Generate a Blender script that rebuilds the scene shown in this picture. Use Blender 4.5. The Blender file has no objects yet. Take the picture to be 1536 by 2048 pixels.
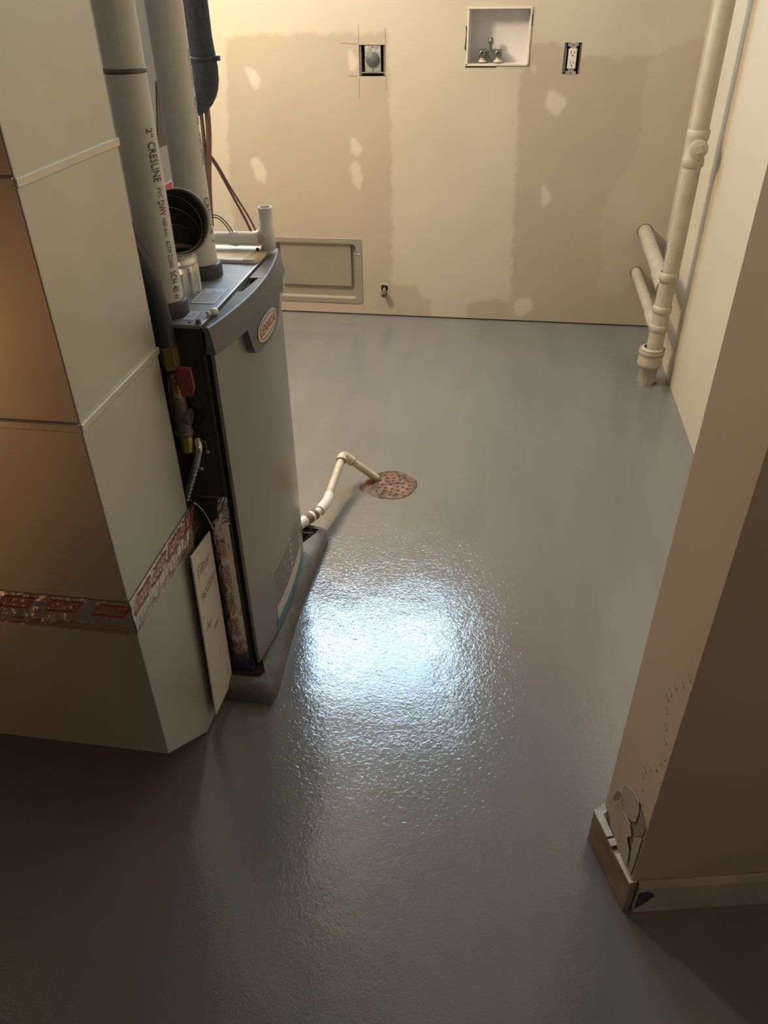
import bpy, bmesh, math, random
from mathutils import Vector, Matrix
random.seed(7)
S = bpy.context.scene
COL = S.collection
PI = math.pi

# ---------------- camera ----------------
cd = bpy.data.cameras.new('camera'); cam = bpy.data.objects.new('camera', cd); COL.objects.link(cam)
cd.sensor_fit = 'VERTICAL'; cd.sensor_height = 36.0; cd.lens = 1538.0 / 2048.0 * 36.0
cd.clip_start = 0.02
R = ((0.98883270, 0.07531397, -0.12859900), (0.14855411, -0.56701737, 0.81019934), (-0.01189854, -0.82025551, -0.57187352))
cam.matrix_world = Matrix(((R[0][0], -R[0][1], -R[0][2], 0), (R[1][0], -R[1][1], -R[1][2], 0), (R[2][0], -R[2][1], -R[2][2], 1.40), (0, 0, 0, 1)))
S.camera = cam

# ---------------- world, lights, exposure ----------------
S.view_settings.view_transform = 'Standard'; S.view_settings.look = 'None'
S.view_settings.gamma = 1.0; S.view_settings.use_curve_mapping = False
S.view_settings.exposure = 0.82
w = bpy.data.worlds.new('world'); S.world = w; w.use_nodes = True
w.node_tree.nodes['Background'].inputs[0].default_value = (0.9, 0.93, 1.0, 1)
w.node_tree.nodes['Background'].inputs[1].default_value = 0.12

def area(name, loc, target, sx, sy, power, col):
    l = bpy.data.lights.new(name, 'AREA'); l.shape = 'RECTANGLE'; l.size = sx; l.size_y = sy
    l.energy = power; l.color = col
    o = bpy.data.objects.new(name, l); COL.objects.link(o); o.location = loc
    d = Vector(target) - Vector(loc)
    o.rotation_euler = d.to_track_quat('-Z', 'Y').to_euler()
    return o
# two panes of a high basement window above the picture, then an added cool fill under the ceiling
area('window_light', (-0.36, 3.60, 2.08), (-0.36, -0.6, 1.3), 0.50, 0.32, 6.6, (0.46, 0.76, 1.0))
area('window_light', (-0.90, 3.60, 2.17), (-0.70, -0.6, 1.3), 0.50, 0.34, 7.5, (0.46, 0.74, 1.0))
area('ceiling_fill', (-0.58, 3.28, 2.30), (-0.30, 0.0, 0.7), 1.0, 0.40, 5.5, (0.60, 0.80, 1.0))
area('partition_fill', (1.05, -0.45, 1.6), (1.0, 0.95, 0.7), 0.4, 0.4, 2.1, (1.0, 0.80, 0.62))  # added soft fill to brighten the partition's hall side
bl = bpy.data.lights.new('warm_fill', 'POINT'); bl.energy = 66.0; bl.color = (1.0, 0.78, 0.52); bl.shadow_soft_size = 0.14  # added warm fill for the back wall, its floor reflection hidden by the furnace
bo = bpy.data.objects.new('warm_fill', bl); COL.objects.link(bo); bo.location = (-1.50, 2.50, 2.00)
area('hall_lamp', (-2.10, -0.36, 0.38), (-0.85, 0.893, 0.98), 0.22, 0.22, 1.5, (1.0, 0.46, 0.18))

# ---------------- materials ----------------
MATS = {}
def new_mat(name):
    m = bpy.data.materials.new(name); m.use_nodes = True
    return m, m.node_tree, m.node_tree.nodes['Principled BSDF']
def mat(name, col, rough=0.5, metal=0.0, nscale=0.0, namt=0.0, bump=0.0, bscale=60.0, coat=0.0, spec=None, detail=3.0):
    if name in MATS: return MATS[name]
    m, nt, b = new_mat(name)
    b.inputs['Base Color'].default_value = (*col, 1); b.inputs['Roughness'].default_value = rough
    b.inputs['Metallic'].default_value = metal
    if spec is not None: b.inputs['Specular IOR Level'].default_value = spec
    if coat: b.inputs['Coat Weight'].default_value = coat
    tc = nt.nodes.new('ShaderNodeTexCoord')
    if namt:
        n = nt.nodes.new('ShaderNodeTexNoise'); n.inputs['Scale'].default_value = nscale; n.inputs['Detail'].default_value = detail
        nt.links.new(tc.outputs['Object'], n.inputs['Vector'])
        r = nt.nodes.new('ShaderNodeMapRange'); r.inputs['From Min'].default_value = 0.3; r.inputs['From Max'].default_value = 0.7
        r.inputs['To Min'].default_value = 1 - namt; r.inputs['To Max'].default_value = 1 + namt * 0.5
        nt.links.new(n.outputs['Fac'], r.inputs['Value'])
        mx = nt.nodes.new('ShaderNodeVectorMath'); mx.operation = 'SCALE'; mx.inputs[0].default_value = col
        nt.links.new(r.outputs[0], mx.inputs['Scale']); nt.links.new(mx.outputs[0], b.inputs['Base Color'])
    if bump:
        n = nt.nodes.new('ShaderNodeTexNoise'); n.inputs['Scale'].default_value = bscale; n.inputs['Detail'].default_value = detail
        nt.links.new(tc.outputs['Object'], n.inputs['Vector'])
        bp = nt.nodes.new('ShaderNodeBump'); bp.inputs['Strength'].default_value = bump; bp.inputs['Distance'].default_value = 0.004
        nt.links.new(n.outputs['Fac'], bp.inputs['Height']); nt.links.new(bp.outputs[0], b.inputs['Normal'])
    MATS[name] = m
    return m

CREAM = (0.60, 0.57, 0.49); TAN = (0.47, 0.42, 0.345)
M_galv = mat('sheet_metal', (0.62, 0.61, 0.55), 0.42, 0.75, 3.0, 0.10, 0.05, 8.0)
M_cleat = mat('cleat_metal', (0.68, 0.66, 0.58), 0.35, 0.7, 20, 0.1)
M_pvc = mat('white_pvc', (0.68, 0.67, 0.62), 0.35, 0, 6, 0.06)
M_pvcw = mat('bright_pvc', (0.80, 0.79, 0.76), 0.3, 0, 10, 0.06)
M_ink = mat('dark_ink', (0.05, 0.05, 0.055), 0.5)
M_ring = mat('dark_rubber', (0.045, 0.048, 0.055), 0.45)
M_cab = mat('charcoal_metal', (0.045, 0.045, 0.043), 0.5, 0.1, 30, 0.1)
M_door = mat('grey_painted_door', (0.31, 0.295, 0.275), 0.28, 0.45, 4, 0.04)
M_cap = mat('slate_plastic', (0.125, 0.13, 0.145), 0.42, 0, 60, 0.06, 0.05, 400)
M_top = mat('blue_grey_panel', (0.34, 0.36, 0.39), 0.38, 0.3, 25, 0.14)
M_black = mat('black_gap', (0.008, 0.008, 0.008), 0.7)
M_lab = mat('label_paper', (0.62, 0.66, 0.72), 0.4, 0, 200, 0.15)
M_labg = mat('label_grey', (0.20, 0.19, 0.185), 0.45, 0, 90, 0.25)
M_labc = mat('label_cream', (0.60, 0.57, 0.50), 0.5)
M_teal = mat('label_teal', (0.06, 0.27, 0.36), 0.4)
M_red = mat('red_print', (0.42, 0.07, 0.05), 0.5)
M_badge = mat('badge_silver', (0.66, 0.62, 0.54), 0.35, 0.3)
M_redtag = mat('red_tag', (0.75, 0.05, 0.08), 0.5, 0, 120, 0.3)
M_foil = mat('foil_tape', (0.80, 0.77, 0.74), 0.22, 0.95, 60, 0.12, 0.8, 55, detail=4)
M_white = mat('white_card', (0.66, 0.61, 0.55), 0.55, 0, 8, 0.05)
M_pencil = mat('faded_red_pen', (0.42, 0.27, 0.23), 0.7)
M_blue = mat('blue_tape', (0.018, 0.026, 0.09), 0.5, 0, 50, 0.3)
M_conc = mat('painted_concrete', (0.165, 0.158, 0.145), 0.55, 0, 14, 0.35, 0.9, 40, detail=6)
M_brass = mat('brass', (0.55, 0.42, 0.16), 0.28, 0.9, 30, 0.2)
M_iron = mat('grey_iron', (0.17, 0.155, 0.13), 0.45, 0.5, 40, 0.25)
M_flex = mat('silver_conduit', (0.62, 0.64, 0.66), 0.25, 0.9)
M_handle = mat('dull_red_handle', (0.22, 0.035, 0.035), 0.45, 0, 40, 0.3)
M_hose = mat('dark_coated_pipe', (0.03, 0.033, 0.038), 0.45)
M_foam = mat('foam_insulation', (0.062, 0.07, 0.088), 0.85, 0, 120, 0.2, 0.5, 200)
M_copper = mat('dull_copper', (0.26, 0.155, 0.12), 0.4, 0.5)
M_wire = mat('brown_wire', (0.20, 0.125, 0.10), 0.5)
M_wireb = mat('black_wire', (0.06, 0.055, 0.04), 0.5)
M_elbow = mat('elbow_metal', (0.50, 0.50, 0.45), 0.28, 0.9, 20, 0.15)
M_elbin = mat('elbow_shade_inside', (0.10, 0.10, 0.085), 0.4, 0.4)  # darker copy of the elbow metal, shade inside the mouth put into its colour
M_crimp = mat('crimp_metal', (0.74, 0.71, 0.65), 0.28, 0.8, 12, 0.15)
M_old = mat('painted_drain_pipe', (0.52, 0.47, 0.375), 0.45, 0, 18, 0.14)
M_oldp = mat('aged_pvc', (0.66, 0.60, 0.46), 0.4, 0, 45, 0.22)
M_glue = mat('primer_stain', (0.20, 0.145, 0.09), 0.5, 0, 90, 0.3)
M_slab = mat('cream_slab', (0.74, 0.70, 0.62), 0.6, 0, 14, 0.12)
M_stain = mat('ochre_stain', (0.50, 0.40, 0.24), 0.6, 0, 40, 0.3)
M_box = mat('grey_white_plastic', (0.74, 0.73, 0.74), 0.5, 0, 8, 0.05)
M_boxrim = mat('cream_box_rim', (0.72, 0.66, 0.54), 0.5)
M_valve = mat('dull_valve', (0.22, 0.22, 0.22), 0.4, 0.6, 60, 0.3)
M_steel = mat('zinc_yoke', (0.55, 0.55, 0.53), 0.35, 0.6, 90, 0.35)
M_outl = mat('ivory_receptacle', (0.74, 0.71, 0.66), 0.35)
M_dark = mat('dark_slot', (0.05, 0.05, 0.055), 0.6)
M_dry = mat('slate_receptacle', (0.10, 0.11, 0.135), 0.5, 0, 80, 0.2)
M_pan = mat('grey_steel_pan', (0.36, 0.335, 0.29), 0.42, 0.35, 6, 0.08)
M_gyps = mat('bare_gypsum', (0.70, 0.66, 0.58), 0.8, 0, 60, 0.15)
M_paper = mat('torn_paper', (0.46, 0.39, 0.31), 0.8, 0, 8, 0.08)
M_paperg = mat('grey_paper', (0.37, 0.345, 0.31), 0.8)
M_hollow = mat('exposed_core', (0.24, 0.215, 0.175), 0.8)
M_wood = mat('worn_brown_trim', (0.33, 0.25, 0.18), 0.6, 0, 22, 0.45, 0.4, 40, detail=6)
M_part = mat('partition_paint', (0.50, 0.41, 0.325), 0.6, 0, 2.2, 0.07, 0.05, 60)
M_bbfront = mat('painted_baseboard', (0.47, 0.41, 0.33), 0.5, 0, 12, 0.2)
M_rwall = mat('cream_wall', (0.60, 0.535, 0.415), 0.6, 0, 2.0, 0.05, 0.06, 90)
M_ceil = mat('ceiling_white', (0.62, 0.60, 0.56), 0.8)
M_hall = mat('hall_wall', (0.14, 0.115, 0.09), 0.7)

def wall_mat():
    m, nt, b = new_mat('patched_drywall'); L = nt.links
    at = nt.nodes.new('ShaderNodeAttribute'); at.attribute_name = 'mud'
    tc = nt.nodes.new('ShaderNodeTexCoord')
    n = nt.nodes.new('ShaderNodeTexNoise'); n.inputs['Scale'].default_value = 3.0; L.new(tc.outputs['Object'], n.inputs['Vector'])
    sep = nt.nodes.new('ShaderNodeSeparateColor'); L.new(at.outputs['Color'], sep.inputs[0])
    m1 = nt.nodes.new('ShaderNodeMix'); m1.data_type = 'RGBA'; m1.inputs[6].default_value = (*TAN, 1); m1.inputs[7].default_value = (0.60, 0.56, 0.475, 1)
    L.new(sep.outputs[0], m1.inputs[0])
    m2 = nt.nodes.new('ShaderNodeMix'); m2.data_type = 'RGBA'; m2.inputs[7].default_value = (0.65, 0.61, 0.53, 1)
    L.new(sep.outputs[1], m2.inputs[0]); L.new(m1.outputs[2], m2.inputs[6])
    mr = nt.nodes.new('ShaderNodeMapRange'); mr.inputs['From Min'].default_value = .3; mr.inputs['From Max'].default_value = .7
    mr.inputs['To Min'].default_value = .95; mr.inputs['To Max'].default_value = 1.03; L.new(n.outputs['Fac'], mr.inputs[0])
    sc = nt.nodes.new('ShaderNodeVectorMath'); sc.operation = 'SCALE'; L.new(m2.outputs[2], sc.inputs[0]); L.new(mr.outputs[0], sc.inputs['Scale'])
    L.new(sc.outputs[0], b.inputs['Base Color']); b.inputs['Roughness'].default_value = 0.65
    add = nt.nodes.new('ShaderNodeMath'); add.operation = 'ADD'; L.new(sep.outputs[0], add.inputs[0]); L.new(sep.outputs[1], add.inputs[1])
    bp = nt.nodes.new('ShaderNodeBump'); bp.inputs['Strength'].default_value = 0.3; bp.inputs['Distance'].default_value = 0.003
    L.new(add.outputs[0], bp.inputs['Height']); L.new(bp.outputs[0], b.inputs['Normal'])
    return m
M_wall = wall_mat()

def floor_mat():
    m, nt, b = new_mat('wet_grey_floor_paint'); L = nt.links
    tc = nt.nodes.new('ShaderNodeTexCoord')
    def noise(scale, det, dist=0.0, vec=None):
        n = nt.nodes.new('ShaderNodeTexNoise'); n.inputs['Scale'].default_value = scale; n.inputs['Detail'].default_value = det
        n.inputs['Distortion'].default_value = dist; L.new(vec or tc.outputs['Object'], n.inputs['Vector']); return n
    def rng(src, a, bb, c, d):
        r = nt.nodes.new('ShaderNodeMapRange'); r.inputs['From Min'].default_value = a; r.inputs['From Max'].default_value = bb
        r.inputs['To Min'].default_value = c; r.inputs['To Max'].default_value = d; L.new(src, r.inputs['Value']); return r
    big = noise(1.6, 4)
    mp = nt.nodes.new('ShaderNodeMapping'); mp.inputs['Scale'].default_value = (9.0, 1.2, 1); L.new(tc.outputs['Object'], mp.inputs['Vector'])
    streak = noise(1.0, 3, 0.4, mp.outputs[0])
    r1 = rng(big.outputs['Fac'], .3, .7, 0.0, 1.0)
    mx = nt.nodes.new('ShaderNodeMix'); mx.data_type = 'RGBA'; mx.inputs[6].default_value = (0.174, 0.174, 0.171, 1); mx.inputs[7].default_value = (0.198, 0.197, 0.192, 1)
    L.new(r1.outputs[0], mx.inputs[0])
    r2 = rng(streak.outputs['Fac'], .3, .7, 0.94, 1.05)
    sc = nt.nodes.new('ShaderNodeVectorMath'); sc.operation = 'SCALE'; L.new(mx.outputs[2], sc.inputs[0]); L.new(r2.outputs[0], sc.inputs['Scale'])
    L.new(sc.outputs[0], b.inputs['Base Color'])
    r3 = rng(big.outputs['Fac'], .35, .65, 0.07, 0.12); L.new(r3.outputs[0], b.inputs['Roughness'])
    # orange peel of the fresh roller coat and larger slow waves
    fine = noise(110.0, 2, 1.2); mid = noise(24.0, 2, 0.5); slow = noise(5.0, 2)
    b1 = nt.nodes.new('ShaderNodeBump'); b1.inputs['Strength'].default_value = 0.30; b1.inputs['Distance'].default_value = 0.0016; L.new(fine.outputs['Fac'], b1.inputs['Height'])
    b2 = nt.nodes.new('ShaderNodeBump'); b2.inputs['Strength'].default_value = 0.2; b2.inputs['Distance'].default_value = 0.002; L.new(mid.outputs['Fac'], b2.inputs['Height']); L.new(b1.outputs[0], b2.inputs['Normal'])
    b3 = nt.nodes.new('ShaderNodeBump'); b3.inputs['Strength'].default_value = 0.4; b3.inputs['Distance'].default_value = 0.006; L.new(slow.outputs['Fac'], b3.inputs['Height']); L.new(b2.outputs[0], b3.inputs['Normal'])
    L.new(b3.outputs[0], b.inputs['Normal'])
    b.inputs['IOR'].default_value = 1.8; b.inputs['Coat Weight'].default_value = 0.3; b.inputs['Coat Roughness'].default_value = 0.04; L.new(b3.outputs[0], b.inputs['Coat Normal'])
    return m
M_floor = floor_mat()

# ---------------- helpers ----------------
def tag(o, label=None, cat=None, group=None, kind=None):
    if label: o['label'] = label
    if cat: o['category'] = cat
    if group: o['group'] = group
    if kind: o['kind'] = kind
    return o
def thing(name, loc, label, cat, group=None):
    o = bpy.data.objects.new(name, None); COL.objects.link(o); o.location = loc; o.empty_display_size = 0.05
    return tag(o, label, cat, group)
class MB:
    """collects shapes in WORLD coordinates; build() links them as one mesh under a parent"""
    def __init__(s): s.v = []; s.f = []; s.sm = []
    def add(s, vs, fs, smooth=False):
        k = len(s.v); s.v += [tuple(v) for v in vs]; s.f += [tuple(i + k for i in f) for f in fs]; s.sm += [smooth] * len(fs); return s
    def box(s, x0, x1, y0, y1, z0, z1, M=None):
        vs = [Vector((x, y, z)) for x in (x0, x1) for y in (y0, y1) for z in (z0, z1)]
        if M is not None: vs = [M @ v for v in vs]
        return s.add(vs, [(0, 1, 3, 2), (4, 6, 7, 5), (0, 4, 5, 1), (2, 3, 7, 6), (0, 2, 6, 4), (1, 5, 7, 3)])
    def quad(s, pts): return s.add(pts, [tuple(range(len(pts)))])
    def prism(s, pts, off):
        n = len(pts); a = [Vector(p) for p in pts]; b = [p + Vector(off) for p in a]
        return s.add(a + b, [tuple(range(n - 1, -1, -1)), tuple(range(n, 2 * n))] + [(i, (i + 1) % n, n + (i + 1) % n, n + i) for i in range(n)])
    def tube(s, pts, r, seg=16, cap=True, inner=None):
        P = [Vector(p) for p in pts]; n = len(P); rr = r if isinstance(r, (list, tuple)) else [r] * n
        T = []
        for i in range(n):
            d = (P[min(i + 1, n - 1)] - P[max(i - 1, 0)]); T.append(d.normalized() if d.length > 1e-9 else T[-1])
        ref = Vector((0, 0, 1)) if abs(T[0].z) < .9 else Vector((1, 0, 0))
        u = T[0].cross(ref).normalized(); vs = []
        for i in range(n):
            u = (u - T[i] * u.dot(T[i])).normalized(); v = T[i].cross(u)
            for k in range(seg):
                a = 2 * PI * k / seg; vs.append(P[i] + (u * math.cos(a) + v * math.sin(a)) * rr[i])
        fs = [(i * seg + k, i * seg + (k + 1) % seg, (i + 1) * seg + (k + 1) % seg, (i + 1) * seg + k) for i in range(n - 1) for k in range(seg)]
        s.add(vs, fs, True)
        if cap: s.add([vs[k] for k in range(seg)], [tuple(range(seg - 1, -1, -1))]); s.add(vs[-seg:], [tuple(range(seg))])
        return s
    def lathe(s, prof, base, axis=(0, 0, 1), seg=28, a0=0.0):
        """prof: (radius, height) pairs along axis from base"""
        A = Vector(axis).normalized(); ref = Vector((0, 0, 1)) if abs(A.z) < .9 else Vector((0, 1, 0))
        u = A.cross(ref).normalized(); v = A.cross(u); B = Vector(base); vs = []
        for r, h in prof:
            for k in range(seg):
                a = a0 + 2 * PI * k / seg; vs.append(B + A * h + (u * math.cos(a) + v * math.sin(a)) * r)
        n = len(prof)
        fs = [(i * seg + k, i * seg + (k + 1) % seg, (i + 1) * seg + (k + 1) % seg, (i + 1) * seg + k) for i in range(n - 1) for k in range(seg)]
        return s.add(vs, fs, seg > 8)
    def build(s, name, m, parent=None, bevel=0.0, label=None):
        me = bpy.data.meshes.new(name)
        off = Vector(parent.location) if parent is not None and parent.parent is None else Vector((0, 0, 0))
        if parent is not None and parent.parent is not None: off = Vector(parent.parent.location) + Vector(parent.location)
        o = bpy.data.objects.new(name, me)
        if parent is None:
            xs = [v[0] for v in s.v]; ys = [v[1] for v in s.v]; zs = [v[2] for v in s.v]
            org = Vector(((min(xs) + max(xs)) / 2, (min(ys) + max(ys)) / 2, min(zs))); o.location = org; off = org
        me.from_pydata([tuple(Vector(v) - off) for v in s.v], [], s.f)
        me.polygons.foreach_set('use_smooth', s.sm)
        me.materials.append(m); me.update()
        bm = bmesh.new(); bm.from_mesh(me); bmesh.ops.recalc_face_normals(bm, faces=bm.faces); bm.to_mesh(me); bm.free()
        COL.objects.link(o)
        if parent is not None: o.parent = parent
        if bevel:
            b = o.modifiers.new('bevel', 'BEVEL'); b.width = bevel; b.segments = 2; b.limit_method = 'ANGLE'; b.angle_limit = 0.9
        if label: o['label'] = label
        return o
def arc_pts(c, u, v, r, a0, a1, n=8):
    c = Vector(c); u = Vector(u); v = Vector(v)
    return [c + (u * math.cos(a0 + (a1 - a0) * i / n) + v * math.sin(a0 + (a1 - a0) * i / n)) * r for i in range(n + 1)]
def fillet(pts, r, n=6):
    P = [Vector(p) for p in pts]; out = [P[0]]
    for i in range(1, len(P) - 1):
        a = (P[i - 1] - P[i]).normalized(); b = (P[i + 1] - P[i]).normalized()
        d = min(r, (P[i - 1] - P[i]).length * .49, (P[i + 1] - P[i]).length * .49)
        p0 = P[i] + a * d; p2 = P[i] + b * d
        for k in range(n + 1):
            t = k / n; out.append(p0 * (1 - t) ** 2 + P[i] * 2 * t * (1 - t) + p2 * t * t)
    out.append(P[-1]); return out
def text_geo(txt, size, ext=0.0, align='LEFT', sx=1.0, shear=0.0):
    c = bpy.data.curves.new('t', 'FONT'); c.body = txt; c.size = size; c.align_x = align; c.align_y = 'CENTER'; c.extrude = ext; c.resolution_u = 2; c.shear = shear
    o = bpy.data.objects.new('t', c); COL.objects.link(o)
    dg = bpy.context.evaluated_depsgraph_get(); me = o.evaluated_get(dg).to_mesh()
    vs = [(v.co.x * sx, v.co.y, v.co.z) for v in me.vertices]; fs = [tuple(p.vertices) for p in me.polygons]
    o.evaluated_get(dg).to_mesh_clear(); bpy.data.objects.remove(o); bpy.data.curves.remove(c)
    return vs, fs
def text_on(mb, txt, size, f, **k):
    vs, fs = text_geo(txt, size, **k); mb.add([f(x, y) for x, y, z in vs], fs); return max(v[0] for v in vs) if vs else 0

# ---------------- setting ----------------
XR, YB, ZC = 0.718, 3.69, 2.36
tag(MB().box(-2.6, 1.9, -1.7, YB + .1, -0.1, 0.0).build('floor', M_floor), kind='structure')
tag(MB().box(-2.6, 1.9, -1.7, YB + .1, ZC, ZC + .1).build('ceiling', M_ceil), kind='structure')
tag(MB().box(XR, XR + .1, 0.99, YB + .1, 0.0, ZC).build('wall_right', M_rwall), kind='structure')
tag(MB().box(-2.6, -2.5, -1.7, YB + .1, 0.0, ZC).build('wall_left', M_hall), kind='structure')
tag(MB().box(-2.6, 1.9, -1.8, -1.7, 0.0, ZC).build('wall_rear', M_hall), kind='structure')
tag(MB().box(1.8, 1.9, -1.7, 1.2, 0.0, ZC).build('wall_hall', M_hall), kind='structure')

# back wall: fine grid with real openings, compound and paint marked by an attribute
HOLES = [(-0.213, 0.040, 1.089, 1.292), (-0.664, -0.551, 1.050, 1.165), (0.181, 0.249, 1.060, 1.171), (-1.10, -0.705, 0.085, 0.345)]
DISCS = [(-0.568, 0.140, 0.018), (0.620, 0.445, 0.024), (0.612, 0.262, 0.016)]
def inpoly(x, z, P):
    c = False; j = len(P) - 1
    for i in range(len(P)):
        if (P[i][1] > z) != (P[j][1] > z) and x < (P[j][0] - P[i][0]) * (z - P[i][1]) / (P[j][1] - P[i][1]) + P[i][0]: c = not c
        j = i
    return c
A = [(-0.542, 1.205), (-0.528, 0.76), (-0.527, 0.16), (-0.40, 0.155), (-0.395, 0.095), (-0.34, 0.09), (-0.33, 0.0), (-0.16, 0.0), (-0.15, 0.085), (0.052, 0.105), (0.032, 0.565), (0.011, 1.06),
     (0.03, 1.085), (0.06, 1.17), (0.18, 1.165), (0.26, 1.12), (0.40, 1.12), (0.521, 1.125), (0.75, 1.2), (0.75, 1.6), (-2.6, 1.6), (-2.6, 0), (-1.40, 0), (-1.30, 0.42), (-1.285, 0.75), (-1.235, 1.20)]
Bp = [(0.521, 1.119), (0.515, 0.95), (0.535, 0.80), (0.50, 0.70), (0.44, 0.60), (0.42, 0.48), (0.435, 0.36), (0.47, 0.30), (0.44, 0.22), (0.46, 0.15), (0.53, 0.145), (0.60, 0.20), (0.62, 0.30), (0.75, 0.35), (0.75, 1.25), (0.6, 1.2)]
def blob(cx, cz, rx, rz, ph, tilt=0.0):
    return [(cx + rx * (1 + .18 * math.sin(3 * a + ph)) * math.cos(a) + tilt * math.sin(a) * rz, cz + rz * (1 + .12 * math.cos(2 * a + ph)) * math.sin(a)) for a in [2 * PI * k / 14 for k in range(14)]]
BL = [blob(-1.136, 1.045, .026, .045, 0, -.3), blob(-1.147, .671, .032, .058, 1, -.25), blob(-.688, .772, .022, .035, 2), blob(-.688, .655, .026, .062, .5, -.1), blob(.169, .953, .042, .045, 1.2),
      blob(.163, .585, .020, .042, 2.2), blob(.113, .072, .045, .05, .3), blob(-1.233, 1.193, .022, .02, .1), blob(-.69, 1.10, .018, .04, .7), blob(.065, 1.08, .01, .02, .4)]
def sdist(x, z, P, wd):
    """soft coverage by sampling"""
    s = 0
    for dx, dz in ((0, 0), (wd, 0), (-wd, 0), (0, wd), (0, -wd)): s += inpoly(x + dx, z + dz, P)
    return s / 5.0
def back_wall():
    def fine(a, b, st, extra):
        n = int(round((b - a) / st)); v = [a + (b - a) * i / n for i in range(n + 1)]
        for e in extra:
            v = [q for q in v if abs(q - e) > st * .45] + [e]
        return sorted(v)
    xs = [-2.6, -2.0, -1.6] + fine(-1.40, XR, .0105, [h[0] for h in HOLES] + [h[1] for h in HOLES])
    zs = fine(.006, 1.36, .0105, [h[2] for h in HOLES] + [h[3] for h in HOLES]) + [1.7, ZC]
    nx, nz = len(xs), len(zs); rnd = random.Random(3)
    vs = [(x, YB, z) for z in zs for x in xs]; fs = []
    for j in range(nz - 1):
        for i in range(nx - 1):
            cx, cz = (xs[i] + xs[i + 1]) / 2, (zs[j] + zs[j + 1]) / 2
            if any(h[0] < cx < h[1] and h[2] < cz < h[3] for h in HOLES): continue
            if any((cx - d[0]) ** 2 + (cz - d[1]) ** 2 < d[2] ** 2 for d in DISCS): continue
            fs.append((j * nx + i, j * nx + i + 1, (j + 1) * nx + i + 1, (j + 1) * nx + i))
    me = bpy.data.meshes.new('wall_back'); me.from_pydata(vs, [], fs); me.materials.append(M_wall)
    at = me.color_attributes.new('mud', 'FLOAT_COLOR', 'POINT')
    for k, (x, y, z) in enumerate(vs):
        wx = x + .004 * math.sin(z * 41) + .003 * math.sin(z * 97 + x * 30); wz = z + .004 * math.sin(x * 37) + .003 * math.sin(x * 83)
        a = sdist(wx, wz, A, .007)
        b = sdist(wx, wz, Bp, .006) * .33
        c = max([sdist(wx, wz, P, .005) for P in BL if abs(wx - P[0][0]) < .2] or [0])
        at.data[k].color = (max(a * .8, b), c * .85, 0, 1)
    o = bpy.data.objects.new('wall_back', me); COL.objects.link(o)
    sm = o.modifiers.new('thick', 'SOLIDIFY'); sm.thickness = 0.013; sm.offset = -1
    return tag(o, kind='structure')
wb = back_wall()
# cavity behind the drywall
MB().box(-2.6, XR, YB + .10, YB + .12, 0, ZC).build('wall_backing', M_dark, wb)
# score lines cut round the dryer socket
mb = MB()
for x0, z0, x1, z1 in ((-.664, 1.17, -.663, 1.235), (-.551, 1.17, -.551, 1.225), (-.666, 1.045, -.668, .965), (-.551, 1.045, -.549, 1.0), (-.672, 1.168, -.74, 1.172), (-.672, 1.05, -.71, 1.052), (-.52, .165, -.52, .162)):
    dx, dz = x1 - x0, z1 - z0; l = math.hypot(dx, dz) or 1; nx, nz = -dz / l * .0007, dx / l * .0007
    mb.prism([(x0 - nx, YB - .0006, z0 - nz), (x1 - nx, YB - .0006, z1 - nz), (x1 + nx, YB - .0006, z1 + nz), (x0 + nx, YB - .0006, z0 + nz)], (0, .001, 0))
mb.build('score_line', M_wire, wb)
for x, z in ((-.672, .032), (-.62, .035), (-.52, .43), (.055, .28)):
    MB().lathe([(0, -.001), (.004, -.001), (.004, .001)], (x, YB, z), (0, -1, 0), 10).build('nail_hole', M_dark, wb)

# the partition end in the right foreground, turned a little
Cn = Vector((0.306, 0.793, 0)); ang = math.radians(12.0)
MP = Matrix.Translation(Cn) @ Matrix.Rotation(ang, 4, 'Z')   # local x along the front face, local y along the end face
part_wall = tag(MB().box(0, 1.75, 0, 0.157, 0.0, ZC, MP).build('wall_front', M_part, bevel=.002), kind='structure')
# corner bead ridge, scraped compound and torn paper on the end face (local x = -thickness)
def endp(y, z, t=.0): return MP @ Vector((-t, y, z))
def flap(pts, t, m, name, curl=0.0):
    P = [endp(y, z, t + curl * k) for k, (y, z) in enumerate(pts)]
    n = (MP.to_3x3() @ Vector((-1, 0, 0))) * .0012
    return MB().prism(P, n).build(name, m, part_wall)
flap([(.105, .209), (.093, .233), (.064, .252), (.043, .255), (.034, .242), (.035, .211), (.048, .193), (.071, .176), (.1, .177)], .002, M_paperg, 'torn_paper')
flap([(.107, .161), (.112, .129), (.114, .094), (.108, .078), (.083, .078), (.06, .084), (.035, .093), (.022, .106), (.026, .136), (.045, .149), (.034, .173), (.048, .185), (.071, .178), (.094, .173)], .0035, M_paper, 'torn_paper')
flap([(.034, .252), (.006, .239), (.007, .213), (.029, .179), (.048, .192), (.032, .213)], .0006, M_hollow, 'bare_patch')
flap([(.028, .177), (.006, .21), (.005, .133), (.007, .094), (.023, .101), (.026, .136)], .0010, M_paperg, 'torn_paper')
MB().prism([endp(.128, .152, .012), endp(.105, .201, .010), endp(.100, .195, .004), endp(.103, .174, .004), endp(.113, .157, .006), endp(.115, .164, .010)], (MP.to_3x3() @ Vector((-1, 0, 0))) * .001).build('paper_curl', M_gyps, part_wall)
mb = MB()
for k in range(16):
    z = .26 + k * .0215 + random.uniform(-.004, .004); y = .040 + .02 * math.sin(k * .7) - k * .0006 + random.uniform(-.003, .003)
    mb.prism([endp(y - .005, z), endp(y + .006, z + .004), endp(y + .006, z + .006), endp(y - .004, z + .0025)], MP.to_3x3() @ Vector((-.0013, 0, 0)))
tag(mb.build('scrape_mark', M_bbfront, part_wall), kind='stuff')

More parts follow.
